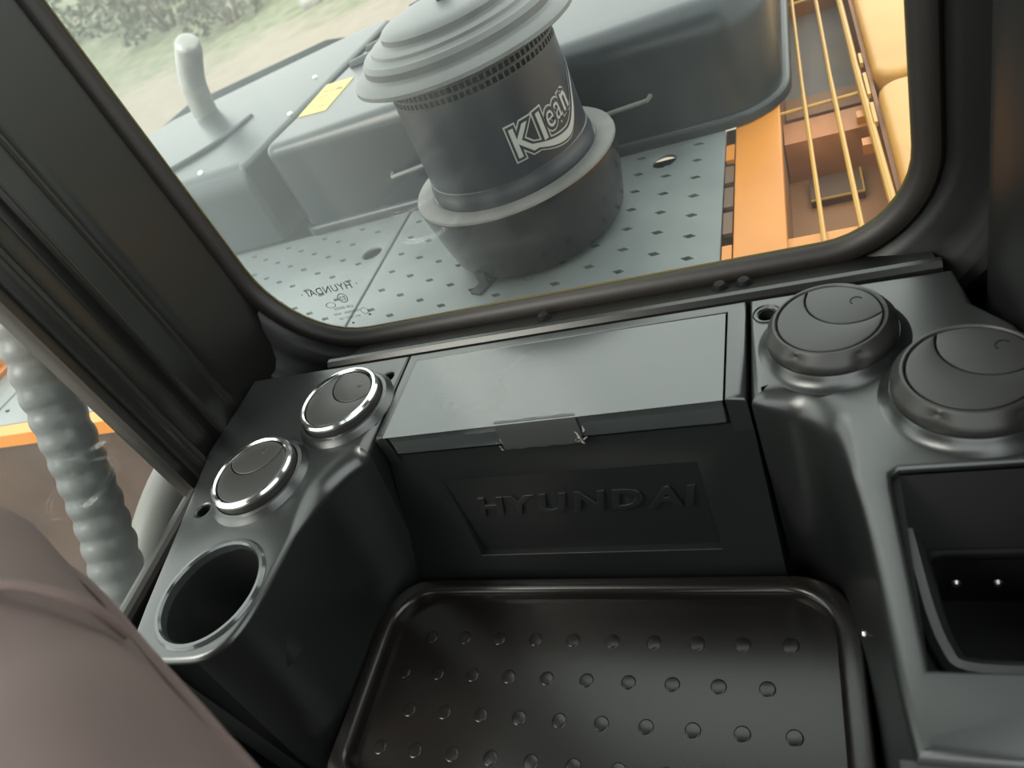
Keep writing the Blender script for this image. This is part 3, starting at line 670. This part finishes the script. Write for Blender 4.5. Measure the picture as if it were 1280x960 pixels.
# white lettering wrapped round the body
LOGO = obj('logo', MB().add([(AX[0], AX[1]-.14, 2.05)]*3, [(0, 1, 2)]), 'white', pc)
def wrap(mb, dr, a_start=28.0, z_base=2.086):
    def f(p):
        z = z_base + p.y; r = body_r(z)+dr
        a = radians(-90 + a_start) + p.x/.131
        return Vector((AX[0]+r*cos(a), AX[1]+r*sin(a), z))
    return mb.deform(f)
def refine(mb, d=.008):
    bm = bmesh.new(); me = bpy.data.meshes.new('lettering'); me.from_pydata(mb.v, [], mb.f); bm.from_mesh(me)
    bmesh.ops.triangulate(bm, faces=bm.faces)
    for _ in range(3):
        e = [e for e in bm.edges if e.calc_length() > d]
        if not e: break
        bmesh.ops.subdivide_edges(bm, edges=e, cuts=1); bmesh.ops.triangulate(bm, faces=bm.faces)
    bm.verts.index_update(); o = MB(); o.v = [tuple(v.co) for v in bm.verts]; o.f = [tuple(v.index for v in f.verts) for f in bm.faces]
    bm.free(); bpy.data.meshes.remove(me); return o
def logo_layer(off, dr):
    mb = MB()
    for (s, x, y, sz, kx) in (('K', .0, .0, .060, .88), ('l', .0445, .004, .056, 1.0), ('e', .0580, .012, .050, .72), ('a', .0765, .0155, .050, .72), ('n', .0955, .019, .050, .70)):
        t = text_mb(s, sz, offset=off-(.0012 if s in 'ea' and off < .002 else 0)); m0 = min(v[0] for v in t.v)
        mb.add([(x+(v[0]-m0-off*0)*kx-off*kx, y+v[1]+.10*v[0]*(s != 'K')-(.10 if s in 'Kl' else 0)*v[1]*0, 0) for v in t.v], t.f)
    # swoosh under the word, rising to the right
    n = 26; vs = []
    for i in range(n+1):
        u = i/n; x = .024 + .140*u; yc = .006 - .016*sin(pi*min(1, u*1.25)) + .075*max(0, u-.45)**1.6*2.2
        h = (.0042*sin(pi*min(1, .12+u*.88)) + .0005)
        vs += [(x, yc-h-off*.8, 0), (x, yc+h+off*.8, 0)]
    mb.add(vs, [(2*i, 2*i+2, 2*i+3, 2*i+1) for i in range(n)])
    return wrap(refine(mb), dr)
o1 = obj('outline', logo_layer(.0072, .0008), 'white', LOGO, sharp=180)
o2 = obj('inner_outline', logo_layer(.0050, .0016), 'cleaner', LOGO, sharp=180)
o3 = obj('letters', logo_layer(.0010, .0024), 'white', LOGO, sharp=180)

# ================================================================== RIGHT SIDE: orange catwalk
ow = thing('catwalk_frame', 'orange catwalk frame with open compartments right of the deck plate', 'machine frame', (.3, 1.2, 1.5))
obj('orange_strip', MB().slab([([(.1825, .80), (.254, .80), (.254, 3.2), (.1825, 3.2)], .003)], 1.898, 1.885), 'orange', ow)
obj('front_bar', MB().box(.254, .396, .78, .896, 1.86, 1.890), 'orange', ow)
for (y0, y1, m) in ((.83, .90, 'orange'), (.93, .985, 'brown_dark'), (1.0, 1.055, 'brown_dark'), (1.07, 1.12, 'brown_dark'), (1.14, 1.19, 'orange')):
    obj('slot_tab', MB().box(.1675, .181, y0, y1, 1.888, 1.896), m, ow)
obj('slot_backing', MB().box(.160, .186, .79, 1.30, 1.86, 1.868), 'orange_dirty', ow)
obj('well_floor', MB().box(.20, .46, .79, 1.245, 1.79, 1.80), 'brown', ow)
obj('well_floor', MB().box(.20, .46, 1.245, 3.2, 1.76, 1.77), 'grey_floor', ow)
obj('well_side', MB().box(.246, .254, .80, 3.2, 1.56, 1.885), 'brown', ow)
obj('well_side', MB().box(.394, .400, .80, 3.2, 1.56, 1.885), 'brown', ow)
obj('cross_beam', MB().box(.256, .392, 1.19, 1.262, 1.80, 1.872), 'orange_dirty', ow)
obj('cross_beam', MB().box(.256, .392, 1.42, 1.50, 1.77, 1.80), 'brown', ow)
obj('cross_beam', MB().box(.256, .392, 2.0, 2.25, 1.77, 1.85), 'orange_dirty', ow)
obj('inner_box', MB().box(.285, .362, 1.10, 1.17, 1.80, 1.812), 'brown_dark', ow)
obj('inner_box_rim', MB().tube([(.285, 1.10, 1.813), (.362, 1.10, 1.813), (.362, 1.17, 1.813)], .0022, 6), 'orange_rod', ow)
gr = thing('guard_rail', 'yellow-orange guard with three long rods and a cross rod over the open compartments', 'guard rail', (.33, 1.5, 1.89))
for (xa, xb, r) in ((.300, .284, .0034), (.346, .329, .0038), (.388, .370, .0056)):
    obj('long_rod', MB().tube([(xa, .79, 1.893), ((xa+xb)/2, 1.36, 1.893), (xb, 3.1, 1.890)], r, 8), 'orange_rod', gr)
for y in (1.268, 1.757, 2.4):
    obj('cross_rod', MB().tube([(.252, y, 1.889), (.374, y+.005, 1.889)], .0030, 8), 'orange_rod', gr)
for y in (1.11, 1.20): obj('tab', MB().box(.366, .380, y, y+.022, 1.868, 1.884), 'orange', gr)
for (y0, y1) in ((1.145, 1.21), (1.24, 1.32), (1.36, 1.40)): obj('hinge', MB().box(.386, .391, y0, y1, 1.890, 1.899), 'orange_rod', gr)
sd = [rrect(.400, .95, .78, 1.262, [.01, .035, .035, .01], 5), rrect(.400, .95, 1.285, 2.9, [.035, .01, .035, .035][::-1], 5)]
for lp, lab in zip(sd, ('yellow-orange side panel nearest the window on the right', 'yellow-orange side panel beyond the gap on the right')):
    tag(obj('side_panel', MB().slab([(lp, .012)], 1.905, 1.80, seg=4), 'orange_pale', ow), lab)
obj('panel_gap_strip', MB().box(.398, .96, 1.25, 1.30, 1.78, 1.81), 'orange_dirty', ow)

# ================================================================== GROUND AND GREENERY
gm = MB(); N = 60
for j in range(N+1):
    for i in range(N+1):
        x = -60+100*i/N; y = -20+100*j/N
        d = y+.12*x
        h = max(0, d-16.5)*.12*(1 if d > 16.5 else 0) + .10*noise.noise(Vector((x*.25, y*.25, 0)))*(1 if d > 9 else .3)
        gm.v.append((x, y, min(h, 4)))
gm.f = [(j*(N+1)+i, j*(N+1)+i+1, (j+1)*(N+1)+i+1, (j+1)*(N+1)+i) for j in range(N) for i in range(N)]
struct('floor', gm, 'ground', label='pale dirt track and grassy bank behind the machine')
def shrub_mesh(seed):
    rnd = random.Random(seed); mb = MB()
    for k in range(700):
        a = rnd.uniform(0, 2*pi); u = rnd.uniform(-.2, 1); r = (1-max(0, u)**2)**.5*rnd.uniform(.6, 1.0)
        p = Vector((r*cos(a), r*sin(a), .25+u*.95)); s = rnd.uniform(.05, .10)
        d1 = Vector((rnd.uniform(-1, 1), rnd.uniform(-1, 1), rnd.uniform(-1, 1))).normalized()*s; d2 = d1.cross(Vector((rnd.uniform(-1, 1), rnd.uniform(-1, 1), rnd.uniform(-1, 1)))).normalized()*s*.6
        mb.add([p-d1, p+d2, p+d1, p-d2], [(0, 1, 2, 3)])
    return mb
protos = []
for k in range(2):
    t = thing('shrub', 'hazy grey-green shrub on the bank behind the dirt track', 'shrub', (0, 0, 0), 'shrubs on the bank')
    obj('foliage', shrub_mesh(k), 'leaf', t, sharp=10)
    st_ = MB()
    for q in range(5): a = q*1.3; st_.tube([(.03*cos(a), .03*sin(a), -.3), (.3*cos(a), .3*sin(a), .5), (.55*cos(a), .55*sin(a), 1.0)], [.05, .03, .015], 6)
    obj('stems', st_, 'twig', t); protos.append(t)
spots = [(-13.5, 18.6, 1.3, 'grey-green shrub behind the exhaust pipe, the rightmost and nearest of the shrub row'),
         (-17.5, 21, 1.6, 'grey-green shrub on the bank, second from the right in the shrub row'),
         (-21, 23.8, 1.7, 'grey-green shrub on the bank, third from the right in the shrub row'),
         (-26.5, 24.5, 2.2, 'grey-green shrub at the window frame, leftmost and tallest of the shrub row')]
for i, (x, y, s, lab) in enumerate(spots):
    if i < 2: t = protos[i]
    else:
        src = protos[i % 2]; t = src.copy(); C.objects.link(t)
        for ch in src.children:
            c = ch.copy(); C.objects.link(c); c.parent = t
    t['label'] = lab
    d = y+.12*x
    t.location = (x, y, max(0, d-16.5)*.12); t.scale = (s, s, s*.9); t.rotation_euler = (0, 0, i*1.1)
tag(obj('rock', cushion(.22, .18, .14, .10, T((-9.8, 16.6, .08)), 4, .05), 'stone', sharp=20), 'pale stone lying in the grass by the track', 'stone')
